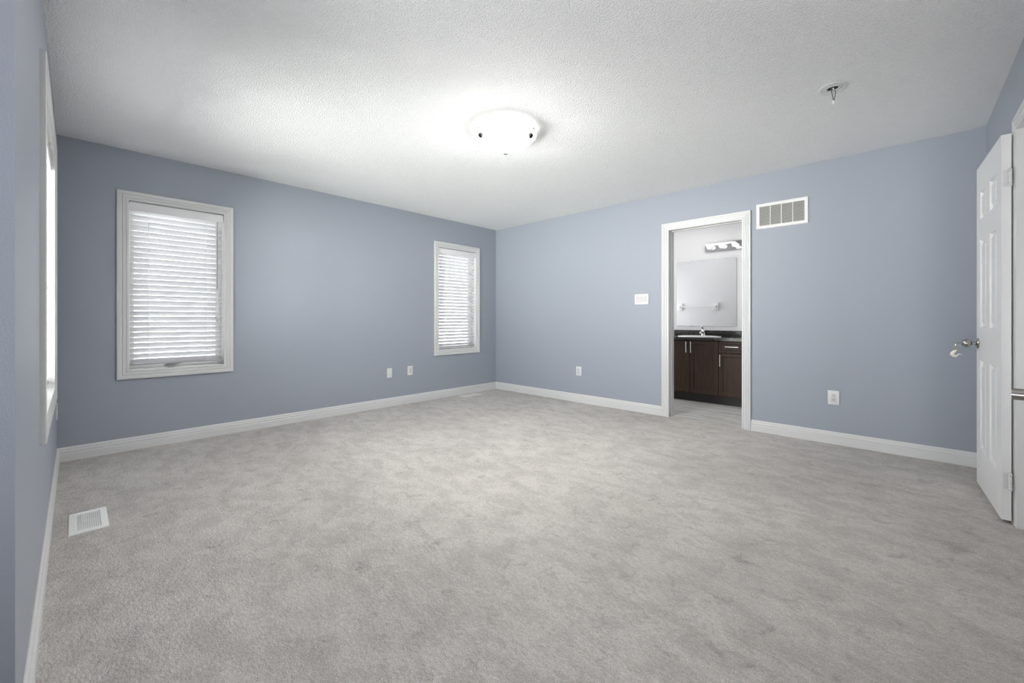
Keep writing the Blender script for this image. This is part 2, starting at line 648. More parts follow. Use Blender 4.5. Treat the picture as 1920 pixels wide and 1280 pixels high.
def grid_wall(bm, mp, a0, a1, b0, b1, t0, t1, holes):
    """a slab between v = t0 and v = t1 with rectangular holes (a0, a1, b0, b1)"""
    As = sorted({a0, a1, *[h[0] for h in holes], *[h[1] for h in holes]})
    Bs = sorted({b0, b1, *[h[2] for h in holes], *[h[3] for h in holes]})
    As = [a for a in As if a0 <= a <= a1]
    Bs = [b for b in Bs if b0 <= b <= b1]

    def solid(i, j):
        if i < 0 or j < 0 or i >= len(As) - 1 or j >= len(Bs) - 1:
            return False
        a, b = (As[i] + As[i + 1]) / 2, (Bs[j] + Bs[j + 1]) / 2
        return not any(h[0] < a < h[1] and h[2] < b < h[3] for h in holes)
    V = {}

    def v(i, j, t):
        if (i, j, t) not in V:
            V[(i, j, t)] = bm.verts.new(mp(As[i], Bs[j], t))
        return V[(i, j, t)]
    for i in range(len(As) - 1):
        for j in range(len(Bs) - 1):
            if not solid(i, j):
                continue
            for t in (t0, t1):
                bm.faces.new([v(i, j, t), v(i + 1, j, t), v(i + 1, j + 1, t), v(i, j + 1, t)])
            for di, dj, p, q in ((-1, 0, (i, j), (i, j + 1)), (1, 0, (i + 1, j), (i + 1, j + 1)),
                                 (0, -1, (i, j), (i + 1, j)), (0, 1, (i, j + 1), (i + 1, j + 1))):
                if not solid(i + di, j + dj):
                    bm.faces.new([v(*p, t0), v(*q, t0), v(*q, t1), v(*p, t1)])


MA = lambda a, b, v: Vector((v, a, b))                 # back-left wall (x = 0), a = y
MB = lambda a, b, v: Vector((a, -v, b))                # back-right wall (y = 0), a = x
MC = lambda a, b, v: Vector((a, -D + v, b))            # left wall (y = -4.56), a = x
MD = lambda a, b, v: Vector((W - v, a, b))             # right wall (x = 5), a = y
MBATH = lambda a, b, v: Vector((a, 1.58 - v, b))       # bathroom back wall
T = 0.16

# ------------------------------------------------------------------ room shell
WIN1 = (-4.166, -3.519, 0.652, 2.034)
WIN2 = (-1.080, -0.415, 0.650, 2.046)
WIN3 = (0.863, 2.087, 0.652, 2.034)
LIN = 0.012


def grow(h, d):
    return (h[0] - d, h[1] + d, h[2] - d, h[3] + d)


BDOOR = (2.71, 3.43, 0.0, 2.035)         # bathroom doorway
DDOOR = (-2.60, -1.16, 0.0, 2.035)       # double doorway in the right wall

bm = bmesh.new()
grid_wall(bm, lambda a, b, v: Vector((a, b, v)), -T, 6.6, Y_END, 0.05, 0.0, -0.5, [])
struct('floor', bm, M_CARPET, 'light grey cut-pile carpet covering the bedroom floor')
bm = bmesh.new()
grid_wall(bm, lambda a, b, v: Vector((a, b, v)), 0.9, 4.2, 0.05, 1.75, 0.0, -0.15, [])
struct('floor_bathroom', bm, M_TILE, 'pale veined tile floor of the bathroom beyond the doorway')
bm = bmesh.new()
grid_wall(bm, lambda a, b, v: Vector((a, b, v)), -T, 6.6, Y_END, 1.75, H, H + 0.15, [])
struct('ceiling', bm, M_CEIL, 'white stippled bedroom ceiling')

bm = bmesh.new()
grid_wall(bm, MA, -D - T, 0.12, 0, H, 0, -T, [grow(WIN1, LIN), grow(WIN2, LIN)])
struct('wall_back_left', bm, M_WALL, 'blue-grey wall with two blinded windows')
bm = bmesh.new()
grid_wall(bm, MB, -T, W + 0.14, 0, H, 0, -0.11, [(BDOOR[0] - LIN, BDOOR[1] + LIN, 0, BDOOR[3] + LIN)])
struct('wall_back_right', bm, M_WALL, 'blue-grey wall with the bathroom doorway')
bm = bmesh.new()
grid_wall(bm, MC, 0, 3.095, 0, H, 0, -T, [grow(WIN3, LIN)])
struct('wall_left', bm, M_WALL, 'blue-grey wall seen edge-on at the far left')
bm = bx(3.095 - T, 3.095, Y_END, -D - T, 0, H)
struct('wall_recess', bm, M_WALL, 'blue-grey return wall at the left edge of the picture')
bm = bmesh.new()
grid_wall(bm, MD, Y_END, 0, 0, H, 0, -0.14, [(DDOOR[0] - LIN, DDOOR[1] + LIN, 0, DDOOR[3] + LIN)])
struct('wall_right', bm, M_WALL, 'blue-grey wall behind the open white door')
bm = bx(6.45, 6.6, Y_END, -0.3, 0, H)
box(bm, W + 0.14, 6.6, -0.3, -0.15, 0, H)
box(bm, 3.095 - T, 6.6, Y_END - .15, Y_END, 0, H)
struct('wall_landing', bm, M_HALL, 'pale wall of the landing beyond the double doorway')

bm = bmesh.new()
grid_wall(bm, MB, 0.9, 4.2, 0, H, -0.11, -0.12, [(BDOOR[0] - LIN, BDOOR[1] + LIN, 0, BDOOR[3] + LIN)])
struct('wall_bathroom_front', bm, M_WHITEWALL, 'white bathroom wall on the doorway side')
struct('wall_bathroom_back', bx(0.9, 4.2, 1.58, 1.75, 0, H), M_WHITEWALL, 'white bathroom wall behind the mirror')
struct('wall_bathroom_left', bx(0.9, 1.0, 0.12, 1.58, 0, H), M_WHITEWALL, 'white bathroom side wall left of the vanity')
struct('wall_bathroom_right', bx(4.0, 4.2, 0.12, 1.58, 0, H), M_WHITEWALL, 'white bathroom side wall right of the vanity')

# brick wall and paving added outside to dim the daylight at the two windows
M_BRICK = brick_mat()
struct('wall_exterior_added', bx(-2.7, -2.4, -6.0, 18.0, -0.4, 5.2), M_BRICK, 'brick wall outside the two windows, added to block sky light')
struct('ground_exterior_added', bx(-2.7, -T, -6.0, 18.0, -0.5, -0.35), mat('blocker_paving', (0.55, 0.54, 0.52), 0.9, vary=(8, .1)), 'paving strip added outside to keep ground glow off the blinds')
struct('ground_back_added', bx(-T, 14.0, 1.80, 18.0, -0.5, -0.35), bpy.data.materials['blocker_paving'], 'paving added behind the bathroom side to block ground glow')

# baseboards
BP = [(0, 0), (.014, 0), (.014, .056), (.0125, .059), (.0105, .060), (.0105, .064), (.0125, .066), (.0125, .076),
      (.0095, .080), (.0085, .086), (.0085, .094), (.006, .101), (.003, .105), (0, .105)]


def baseboard(name, mp, p0, p1, label):
    bm = bmesh.new()
    extrude_profile(bm, BP, p0, p1, mp)
    struct(name, bm, M_TRIM, label, smooth=False)


baseboard('baseboard_back_left', MA, (-D, 1), (0, -1), 'white baseboard under the two windows')
baseboard('baseboard_back_right', MB, (0, 1), (BDOOR[0] - .078, 0), 'white baseboard left of the bathroom doorway')
baseboard('baseboard_back_corner', MB, (BDOOR[1] + .078, 0), (W, -1), 'white baseboard right of the bathroom doorway')
baseboard('baseboard_left', MC, (0, 1), (3.095, 0), 'white baseboard along the left wall')
baseboard('baseboard_right', MD, (DDOOR[1] + .08, 0), (0, -1), 'white baseboard behind the open door')
MVB = MBATH
baseboard('baseboard_bathroom', MVB, (1.0, 0), (2.13, 0), 'white baseboard in the bathroom left of the vanity')

# door casings, jambs and stops
DP = [(0, 0), (0, .011), (.004, .0135), (.016, .0135), (.019, .0095), (.023, .0095), (.026, .0140), (.036, .0160), (.039, .0115),
      (.043, .0115), (.046, .0165), (.054, .0185), (.057, .0145), (.060, .0145), (.063, .0195), (.074, .0200), (.078, .0165), (.078, 0)]
bm = bmesh.new()
sweep(bm, DP, BDOOR[0], BDOOR[1], 0, BDOOR[3], MB, closed=False)
trim1 = struct('trim_1', bm, M_TRIM, 'white moulded casing round the bathroom doorway')
bm = bmesh.new()
box(bm, BDOOR[0] - LIN, BDOOR[0], 0.0, 0.13, 0, BDOOR[3])
box(bm, BDOOR[1], BDOOR[1] + LIN, 0.0, 0.13, 0, BDOOR[3])
box(bm, BDOOR[0] - LIN, BDOOR[1] + LIN, 0.0, 0.13, BDOOR[3], BDOOR[3] + LIN)
obj('jamb', bm, M_TRIM, trim1, smooth=False)
bm = bmesh.new()
box(bm, BDOOR[0], BDOOR[0] + .010, 0.045, 0.080, 0, BDOOR[3], .003)
box(bm, BDOOR[1] - .010, BDOOR[1], 0.045, 0.080, 0, BDOOR[3], .003)
box(bm, BDOOR[0] + .010, BDOOR[1] - .010, 0.045, 0.080, BDOOR[3] - .010, BDOOR[3], .003)
obj('door_stop', bm, M_TRIM, trim1)

DP2 = [(u * .9, v * .78) for u, v in DP]
bm = bmesh.new()
sweep(bm, DP2, DDOOR[0], DDOOR[1], 0, DDOOR[3], MD, closed=False)
trim2 = struct('trim_2', bm, M_TRIM, 'white moulded casing round the double doorway at the right edge')
bm = bmesh.new()
box(bm, W, W + .15, DDOOR[0] - LIN, DDOOR[0], 0, DDOOR[3])
box(bm, W, W + .15, DDOOR[1], DDOOR[1] + LIN, 0, DDOOR[3])
box(bm, W, W + .15, DDOOR[0] - LIN, DDOOR[1] + LIN, DDOOR[3], DDOOR[3] + LIN)
obj('jamb', bm, M_TRIM, trim2, smooth=False)
bm = bmesh.new()
box(bm, W + .045, W + .085, DDOOR[0], DDOOR[0] + .011, 0, DDOOR[3], .003)
box(bm, W + .045, W + .085, DDOOR[1] - .011, DDOOR[1], 0, DDOOR[3], .003)
box(bm, W + .045, W + .085, DDOOR[0] + .011, DDOOR[1] - .011, DDOOR[3] - .011, DDOOR[3], .003)
obj('door_stop', bm, M_TRIM, trim2)

# ------------------------------------------------------------------ windows and blinds
WP = [(0, 0), (0, .010), (.004, .0125), (.013, .0125), (.017, .0090), (.021, .0090), (.025, .0140), (.036, .0165), (.040, .0120),
      (.044, .0120), (.048, .0170), (.060, .0185), (.068, .0190), (.072, .0165), (.073, .013), (.073, 0)]


def window(n, mp, o, label, mullion=False, crank=None):
    a0, a1, b0, b1 = o
    c = mp((a0 + a1) / 2, b0, 0)
    root = thing('window_%d' % n, c, label, 'window', kind='structure')
    bm = bmesh.new()
    sweep(bm, WP, a0, a1, b0, b1, mp)
    obj('casing', bm, M_TRIM, root)
    bm = bmesh.new()
    for q in ((a0 - LIN, a0, b0 - LIN, b1 + LIN), (a1, a1 + LIN, b0 - LIN, b1 + LIN), (a0, a1, b0 - LIN, b0), (a0, a1, b1, b1 + LIN)):
        box(bm, q[0], q[1], q[2], q[3], -T, 0, mp=mp)
    obj('reveal', bm, M_TRIM, root, smooth=False)
    ring = [(0, 0), (0, .04), (-.014, .04), (-.018, .036), (-.018, 0)]
    m2 = lambda a, b, v: mp(a, b, v - .155)
    bm = bmesh.new()
    sweep(bm, ring, a0, a1, b0, b1, m2)
    if mullion:
        box(bm, (a0 + a1) / 2 - .03, (a0 + a1) / 2 + .03, b0 + .03, b1 - .03, -.155, -.105, .004, mp=mp)
    fr = obj('frame', bm, M_VINYL, root)
    spans = [(a0 + .018, a1 - .018)]
    if mullion:
        mid = (a0 + a1) / 2
        spans = [(a0 + .018, mid - .03), (mid + .03, a1 - .018)]
    for s0, s1 in spans:
        bm = bmesh.new()
        sweep(bm, [(0, 0), (0, .034), (-.018, .034), (-.022, .030), (-.022, 0)], s0, s1, b0 + .018, b1 - .018, m2)
        sash = obj('sash', bm, M_VINYL, root)
        obj('pane', bx(s0 + .020, s1 - .020, b0 + .038, b1 - .038, -.142, -.138, mp=mp), M_GLASS, sash, smooth=False)
    if crank is not None:
        bm = bmesh.new()
        box(bm, crank - .030, crank + .030, b0 + .0005, b0 + .020, -.100, -.062, .006, mp=mp)
        ck = obj('crank_base', bm, M_VINYL, root)
        bm = bmesh.new()
        tube(bm, [(crank - .055, b0 + .016, -.052), (crank - .03, b0 + .022, -.050), (crank + .02, b0 + .026, -.052), (crank + .06, b0 + .030, -.056)],
             [.007, .011, .010, .006], 10, mp=mp)
        obj('crank_handle', bm, M_LOUVRE, ck)
    return root


def blind(mp, o, label, n_slats, wand=True, seed=1, cord=True, tilt=47):
    rnd = random.Random(seed)
    a0, a1, b0, b1 = o
    root = thing('venetian_blind', mp((a0 + a1) / 2, b1 - .01, -.03), label, 'blind', 'white venetian blinds in the windows')
    obj('valance', bx(a0 + .004, a1 - .004, b1 - .076, b1 - .009, -.014, -.005, .002, mp=mp), M_VINYL, root)
    obj('head_rail', bx(a0 + .008, a1 - .008, b1 - .056, b1 - .004, -.062, -.0145, mp=mp), M_VINYL, root, smooth=False)
    top, bot = b1 - .082, b0 + .066
    pitch = (top - bot) / (n_slats - 1)
    bm = bmesh.new()
    vc = -.040
    for i in range(n_slats):
        zc = top - i * pitch
        th = R(tilt + rnd.uniform(-1.5, 1.5))
        tw = rnd.uniform(-.0012, .0012)
        hw, ht = .0245, .0014
        # room side edge high, outer edge low; a slight crown across the slat
        prof = []
        for s in (-1, -.5, 0, .5, 1):
            prof.append((s * hw, ht + .0012 * (1 - s * s)))
        low = [(s * hw, -ht + .0012 * (1 - s * s)) for s in (1, .5, 0, -.5, -1)]
        P = prof + low
        ends = []
        for a, dz in ((a0 + .009, tw), (a1 - .011, -tw)):
            ring = []
            for s, h in P:
                vv = vc + s * math.cos(th) - h * math.sin(th)
                bb = zc + s * math.sin(th) + h * math.cos(th) + dz
                ring.append(bm.verts.new(mp(a, bb, vv)))
            ends.append(ring)
        k = len(P)
        for j in range(k):
            bm.faces.new([ends[0][j], ends[0][(j + 1) % k], ends[1][(j + 1) % k], ends[1][j]])
        bm.faces.new(ends[0])
        bm.faces.new(ends[1])
    obj('slats', bm, M_SLAT, root, ang=60)
    obj('bottom_rail', bx(a0 + .008, a1 - .010, b0 + .034, b0 + .047, -.065, -.015, .003, mp=mp), M_RAIL, root)
    w = a1 - a0
    for fr in (.19, .81) if w < 1 else (.12, .5, .88):
        a = a0 + w * fr
        bm = bmesh.new()
        for v in (-.0205, -.0595):
            tube(bm, [(a, b0 + .034, v), (a, b1 - .055, v)], .0014, 6, mp=mp)
        obj('ladder_cord', bm, M_CORD, root)
    if wand:
        bm = bmesh.new()
        aw = a1 - .045
        tube(bm, [(aw, b1 - .06, -.013), (aw - .001, b1 - .078, -.010), (aw - .004, b1 - .70, -.0115)], [.0022, .0028, .0032], 6, mp=mp)
        obj('tilt_wand', bm, M_WAND, root)
    if cord:
        bm = bmesh.new()
        ac = a1 - .058
        tube(bm, [(ac, b1 - .06, -.0155), (ac + .002, b1 - .6, -.0125), (ac, b1 - .93, -.0125)], .0013, 6, mp=mp)
        tube(bm, [(ac + .006, b1 - .06, -.0155), (ac + .010, b1 - .6, -.0125), (ac + .012, b1 - .96, -.0125)], .0013, 6, mp=mp)
        lc = obj('lift_cord', bm, M_CORD, root)
        for da, dz in ((0, .93), (.012, .96)):
            bm = bmesh.new()
            lathe(bm, [(0, 0), (.003, -.002), (.0055, -.014), (.006, -.028), (0, -.031)], 10,
                  mp=lambda x, y, z, da=da, dz=dz: mp(ac + da + x, b1 - dz + z, -.0120 + y))
            obj('tassel', bm, M_LOUVRE, lc)
    return root


window(1, MA, WIN1, 'white framed window nearest the left corner of the back-left wall', crank=-3.885)
window(2, MA, WIN2, 'white framed window beside the far corner of the room')
window(3, MC, WIN3, 'bright white framed window seen edge-on at the left edge', mullion=True)
blind(MA, WIN1, 'white venetian blind in the larger-looking left window, with dark tilt wand', 29, seed=3)
blind(MA, WIN2, 'white venetian blind in the narrow-looking window beside the far corner', 29, wand=False, seed=5, tilt=38)
blind(MC, WIN3, 'white venetian blind seen edge-on in the wall at the left edge', 29, seed=7, tilt=10)

# ------------------------------------------------------------------ ceiling lamp
LX, LY = 2.485, -2.325
lamp = thing('ceiling_lamp', (LX, LY, H), 'lit flush ceiling lamp with frosted white glass bowl', 'ceiling lamp')
bm = bmesh.new()
lathe(bm, [(0, 0), (.165, 0), (.170, -.004), (.170, -.030), (.160, -.034), (0, -.034)], 48, mp=at(LX, LY, H))
obj('ceiling_pan', bm, M_GRILLE, lamp)
bm = bmesh.new()
prof = []
RB, ZR, DEP = .222, -.052, .108
for i in range(15):
    t = i / 14
    r = RB * (1 - t)
    z = ZR - DEP * (1 - (r / RB) ** 1.75) ** 0.92
    prof.append((max(r, 0), z))
inner = [(r * .97, z + .006) for r, z in prof]
prof = [(RB - .004, ZR + .004)] + prof
full = list(reversed([(q[0], q[1]) for q in inner])) + [(RB - .012, ZR + .004)] + prof
lathe(bm, full, 64, mp=at(LX, LY, H))
bowl = obj('glass_bowl', bm, M_GLOW, lamp)
bowl.data.materials.append(M_CERAMIC)  # inner faces left unlit to cut the glow on the ceiling
for f in bowl.data.polygons:
    if f.normal.z > 0.05:
        f.material_index = 1
cdir = math.atan2(-4.465 - LY, 4.576 - LX)
for k in range(3):
    a = cdir + R(60) + k * R(120)
    bm = bmesh.new()
    ca, sa = math.cos(a), math.sin(a)
    P = lambda r, z: (LX + r * ca, LY + r * sa, H + z)
    tube(bm, [P(.166, -.030), P(RB - .012, -.046), P(RB + .004, -.044), P(RB + .006, -.054), P(.199, -.080)], .003, 8)
    obj('clip', bm, M_DARKMETAL, lamp)
    bm = bmesh.new()
    nr, nz = .62, -.785                  # off the glass, outward and down

    def knob_at(x, y, z, ca=ca, sa=sa):
        r = .194 + z * nr + x * nz
        return Vector((LX + r * ca - y * sa, LY + r * sa + y * ca, H - .082 + z * nz - x * nr))
    lathe(bm, [(0, .0), (.017, .001), (.0195, .012), (.016, .022), (0, .026)], 14, mp=knob_at)
    obj('clip_knob', bm, M_DARKMETAL, lamp)

# ------------------------------------------------------------------ open junction cover on the ceiling
CX, CY = 4.268, -1.37
jb = thing('ceiling_junction_cover', (CX, CY, H), 'round white ceiling plate with wires hanging from its open hole', 'junction cover')
bm = bmesh.new()
lathe(bm, [(.028, 0), (.072, 0), (.074, -.003), (.072, -.006), (.056, -.008), (.053, -.0055), (.040, -.0055), (.037, -.0075), (.030, -.0075), (.028, -.006), (.028, 0)], 40, mp=at(CX, CY, H))
obj('cover_plate', bm, M_PLATE, jb)
bm = bmesh.new()
lathe(bm, [(0, -.0012), (.0282, -.0012), (.0282, -.0002), (0, -.0002)], 24, mp=at(CX, CY, H))
obj('hole', bm, M_DARK, jb)  # near-black disc standing for the shade inside the hole
ux, uy = math.cos(R(43.466)), math.sin(R(43.466))     # across the view, only to spread the two wires
for pts in ([(-.010, 0), (-.006, -.030), (.001, -.060), (.004, -.078)],
            [(.006, 0), (.016, -.022), (.014, -.045), (.006, -.078)]):
    bm = bmesh.new()
    tube(bm, [(CX + s * ux, CY + s * uy, H + z) for s, z in pts], .0022, 8)
    obj('wire', bm, M_WIRE, jb)
bm = bmesh.new()
tube(bm, [(CX + .002 * ux, CY + .002 * uy, H), (CX + .005 * ux, CY + .005 * uy, H - .012), (CX + .010 * ux, CY + .010 * uy, H - .016)], .005, 8)
obj('connector', bm, M_STEEL, jb)
bm = bmesh.new()
lathe(bm, [(0, -.098), (.004, -.097), (.0055, -.085), (.004, -.076), (0, -.075)], 12, mp=at(CX + .005 * ux, CY + .005 * uy, H))
obj('wire_nut', bm, M_CORD, jb)

# ------------------------------------------------------------------ return air grille
gr = thing('return_air_grille', (3.757, 0, 1.916), 'white return air grille high on the wall beside the bathroom doorway', 'vent grille')
ga0, ga1, gb0, gb1 = 3.581, 3.933, 1.947, 2.128
bm = bmesh.new()
sweep(bm, [(0, .0005), (0, .009), (.005, .011), (.024, .0105), (.030, .004), (.0305, .0005)], ga0, ga1, gb0, gb1, MB)
obj('frame', bm, M_GRILLE, gr)
obj('duct_shade', bx(ga0 - .004, ga1 + .004, gb0 - .004, gb1 + .004, .0003, .0010, mp=MB), M_DARK, gr, smooth=False)  # black sheet standing for the shade in the duct
bm = bmesh.new()
nl = 16
for i in range(nl):
    z = gb0 + (i + .5) * (gb1 - gb0) / nl
    for v0 in (0,):
        q = [(.0015, z + .0050), (.0025, z + .0055), (.0085, z - .0035), (.0075, z - .0040)]
        A = [bm.verts.new(MB(ga0, zz, vv)) for vv, zz in q]
        B = [bm.verts.new(MB(ga1, zz, vv)) for vv, zz in q]
        for k in range(4):
            bm.faces.new([A[k], A[(k + 1) % 4], B[(k + 1) % 4], B[k]])
        bm.faces.new(A)
        bm.faces.new(B)
obj('louvres', bm, M_LOUVRE, gr, smooth=False)  # white louvres coloured grey for the shade between them
for k in range(3):
    a = ga0 + (k + 1) * (ga1 - ga0) / 4
    obj('divider', bx(a - .003, a + .003, gb0, gb1, .002, .0098, mp=MB), M_GRILLE, gr, smooth=False)
for a in (ga0 - .014, ga1 + .015):
    bm = bmesh.new()
    lathe(bm, [(0, .0128), (.003, .0122), (.0042, .0108), (.0042, .0095)], 12, mp=at(a, 0, 2.04, 'y', -1))
    obj('screw', bm, M_STEEL, gr)

# ------------------------------------------------------------------ wall plates


def outlet(mp, a, z, w, label, blank=False, h=.116):
    root = thing('cover_plate' if blank else 'wall_outlet', mp(a, z, 0), label, 'wall plate' if blank else 'outlet', 'white wall plates')
    obj('plate', bx(a - w / 2, a + w / 2, z - h / 2, z + h / 2, .0003, .0075, .003, mp=mp), M_PLATE, root)
    if blank:
        for s in (-1, 1):
            bm = bmesh.new()
            lathe(bm, [(0, .0088), (.002, .0085), (.0032, .0072)], 10, mp=lambda x, y, q, s=s: mp(a + x, z + s * h * .38 + y, q))
            obj('screw', bm, M_PLATE2, root)
        return root
    rc = obj('receptacle', bx(a - .0165, a + .0165, z - .034, z + .034, .006, .0092, .0012, mp=mp), M_PLATE2, root)
    for s in (-1, 1):
        zc = z + s * .0175
        for da, hh in ((-.0065, .0085), (.0065, .007)):
            obj('slot', bx(a + da - .0013, a + da + .0013, zc + .002 - hh / 2 + .003, zc + .002 + hh / 2 + .003, .0088, .0095, mp=mp), M_DARK, rc, smooth=False)  # dark bar on the face, standing for shade in the slot
        bm = bmesh.new()
        lathe(bm, [(0, .0095), (.0026, .0095), (.0026, .0088)], 10, mp=lambda x, y, q, zc=zc: mp(a + x, zc - .0065 + y, q))
        obj('ground_hole', bm, M_DARK, rc)
    bm = bmesh.new()
    lathe(bm, [(0, .0086), (.0022, .0083), (.0032, .0072)], 10, mp=lambda x, y, q: mp(a + x, z + h * .42 + y, q))
    obj('screw', bm, M_STEEL, root)
    return root


outlet(MA, -1.821, .410, .068, 'blank white wall plate low on the wall left of the far window', blank=True)
outlet(MA, -1.529, .415, .076, 'white outlet low on the wall just right of the blank plate')
outlet(MB, 1.533, .401, .080, 'white outlet low on the wall between far corner and bathroom doorway')
outlet(MB, 4.137, .396, .080, 'white outlet low on the wall between bathroom doorway and open door', h=.121)
outlet(MC, .20, .41, .076, 'white outlet seen edge-on beside the left corner')

sw = thing('light_switch', (2.392, 0, 1.296), 'white triple light switch beside the bathroom doorway', 'light switch')
obj('plate', bx(2.308, 2.476, 1.236, 1.356, .0003, .0075, .003, mp=MB), M_PLATE, sw)
for k in (-1, 0, 1):
    a = 2.392 + k * .046
    bm = bmesh.new()
    q = [(-.034, .0085), (0, .0118), (.034, .0078)]
    A = [bm.verts.new(MB(a - .0165, 1.296 + z, v)) for z, v in q] + [bm.verts.new(MB(a - .0165, 1.296 + z, .006)) for z in (.034, -.034)]
    B = [bm.verts.new(MB(a + .0165, 1.296 + z, v)) for z, v in q] + [bm.verts.new(MB(a + .0165, 1.296 + z, .006)) for z in (.034, -.034)]
    for j in range(5):
        bm.faces.new([A[j], A[(j + 1) % 5], B[(j + 1) % 5], B[j]])
    bm.faces.new(A)
    bm.faces.new(B)
    obj('rocker', bm, M_PLATE2, sw, smooth=False)

# ------------------------------------------------------------------ floor registers


def register(x0, x1, y0, y1, m, along, label, grp):
    c = ((x0 + x1) / 2, (y0 + y1) / 2, 0)
    root = thing('floor_register', c, label, 'floor vent', grp)
    fw = .030
    fm = lambda a, b, v: Vector((a, b, v))
    bm = bmesh.new()
    sweep(bm, [(0, .0005), (0, .007), (.004, .010), (.026, .008), (fw, .003), (fw, .0005)], x0 + fw, x1 - fw, y0 + fw * .62, y1 - fw * .62, fm)
    obj('frame', bm, m, root)
    X0, X1, Y0, Y1 = x0 + fw, x1 - fw, y0 + fw * .62, y1 - fw * .62
    obj('well', bx(X0 - .003, X1 + .003, Y0 - .003, Y1 + .003, .0002, .0008), M_LOUVRE, root, smooth=False)
    bm = bmesh.new()
    n = 11
    if along == 'y':                    # long in x, bar across at mid length
        m0 = (X0 + X1) / 2
        for i in range(n):
            b_ = Y0 + (i + .5) * (Y1 - Y0) / n
            for p, q in ((X0, m0 - .004), (m0 + .004, X1)):
                box(bm, p, q, b_ - .0028, b_ + .0028, .0015, .0055)
        bar = (m0 - .004, m0 + .004, Y0, Y1)
        lev = (m0 - .006, m0 + .006, Y0 + .016, Y0 + .021)
    else:
        m0 = (Y0 + Y1) / 2
        for i in range(n):
            a_ = X0 + (i + .5) * (X1 - X0) / n
            for p, q in ((Y0, m0 - .004), (m0 + .004, Y1)):
                box(bm, a_ - .0028, a_ + .0028, p, q, .0015, .0055)
        bar = (X0, X1, m0 - .004, m0 + .004)
        lev = (X0 + .016, X0 + .021, m0 - .006, m0 + .006)
    obj('louvres', bm, m, root, smooth=False)
    obj('centre_bar', bx(*bar, .0015, .0085), m, root, smooth=False)
    obj('lever', bx(*lev, .0085, .013, .001), M_VINYL, root)


register(1.295, 1.608, -4.479, -4.356, M_GRILLE, 'y', 'white floor register on the carpet below the left edge window', 'floor registers')
register(.105, .230, -.80, -.50, M_VENT2, 'x', 'small beige floor register by the baseboard near the far corner', 'floor registers')

# ------------------------------------------------------------------ six-panel door leaves


def door_leaf(n, loc, rz, w, side, label, hinge_zs, hinge_sub=True):
    """hinge pin at the local origin, leaf along +x, room face on the local +y (side 1) or -y (side -1)"""
    root = thing('door_%d' % n, loc, label, 'door', kind='structure', rz=rz)
    z0, z1, th = .018, 2.03, .035
    x0, x1 = .007, .007 + w
    S = lambda a, b, v: Vector((a, side * v, b))
    st, ms = .108, .092
    pw = (w - 2 * st - ms) / 2
    cols = [(x0 + st, x0 + st + pw), (x1 - st - pw, x1 - st)]
    rows = [(.25, .812), (1.008, 1.566), (1.686, 1.866)]
    holes = [(c[0], c[1], r[0], r[1]) for c in cols for r in rows]
    bm = bmesh.new()
    grid_wall(bm, S, x0, x1, z0, z1, 0, th, [])
    # replace the room face by one with moulded panels
    bm.faces.ensure_lookup_table()
    for f in [f for f in bm.faces if all(abs(v.co.y - side * th) < 1e-6 for v in f.verts)]:
        bm.faces.remove(f)
    As = sorted({x0, x1, *[h[0] for h in holes], *[h[1] for h in holes]})
    Bs = sorted({z0, z1, *[h[2] for h in holes], *[h[3] for h in holes]})
    for i in range(len(As) - 1):
        for j in range(len(Bs) - 1):
            a, b = (As[i] + As[i + 1]) / 2, (Bs[j] + Bs[j + 1]) / 2
            if any(h[0] < a < h[1] and h[2] < b < h[3] for h in holes):
                continue
            bm.faces.new([bm.verts.new(S(p, q, th)) for p, q in ((As[i], Bs[j]), (As[i + 1], Bs[j]), (As[i + 1], Bs[j + 1]), (As[i], Bs[j + 1]))])
    for h in holes:
        prev = None
        for ins, dep in ((0, 0), (.005, -.002), (.014, -.012), (.020, -.0125), (.028, -.010), (.042, -.0025), (.046, -.0025)):
            ring = [bm.verts.new(S(p, q, th + dep)) for p, q in ((h[0] + ins, h[2] + ins), (h[1] - ins, h[2] + ins), (h[1] - ins, h[3] - ins), (h[0] + ins, h[3] - ins))]
            if prev:
                for k in range(4):
                    bm.faces.new([prev[k], prev[(k + 1) % 4], ring[(k + 1) % 4], ring[k]])
            prev = ring
        bm.faces.new(prev)
    obj('leaf', bm, M_DOOR, root, smooth=False, local=True)
    for hz in hinge_zs:
        bm = bmesh.new()
        for k in range(5):
            zz = hz - .045 + k * .018
            lathe(bm, [(0, 0), (.0060, 0), (.0068, .001), (.0068, .0165), (.0060, .0175), (0, .0175)], 14, mp=lambda x, y, z, zz=zz: Vector((-.008 + x, side * .006 + y, zz + z)))
        lathe(bm, [(0, 0), (.004, .001), (.004, .004), (0, .006)], 12, mp=lambda x, y, z: Vector((-.008 + x, side * .006 + y, hz + .045 + z)))
        box(bm, .0055, .0072, side * .003, side * .030, hz - .044, hz + .044)
        hg = obj('hinge', bm, M_TRIM, root, local=True)
        for dz in (-.03, 0, .03):
            bm = bmesh.new()
            lathe(bm, [(0, .0012), (.002, .001), (.0032, 0)], 8, mp=lambda x, y, z, dz=dz: Vector((.0055 - z, side * (.019 if dz else .024) + x, hz + dz + y)))
            obj('screw', bm, M_STEEL, hg, local=True)
    return root


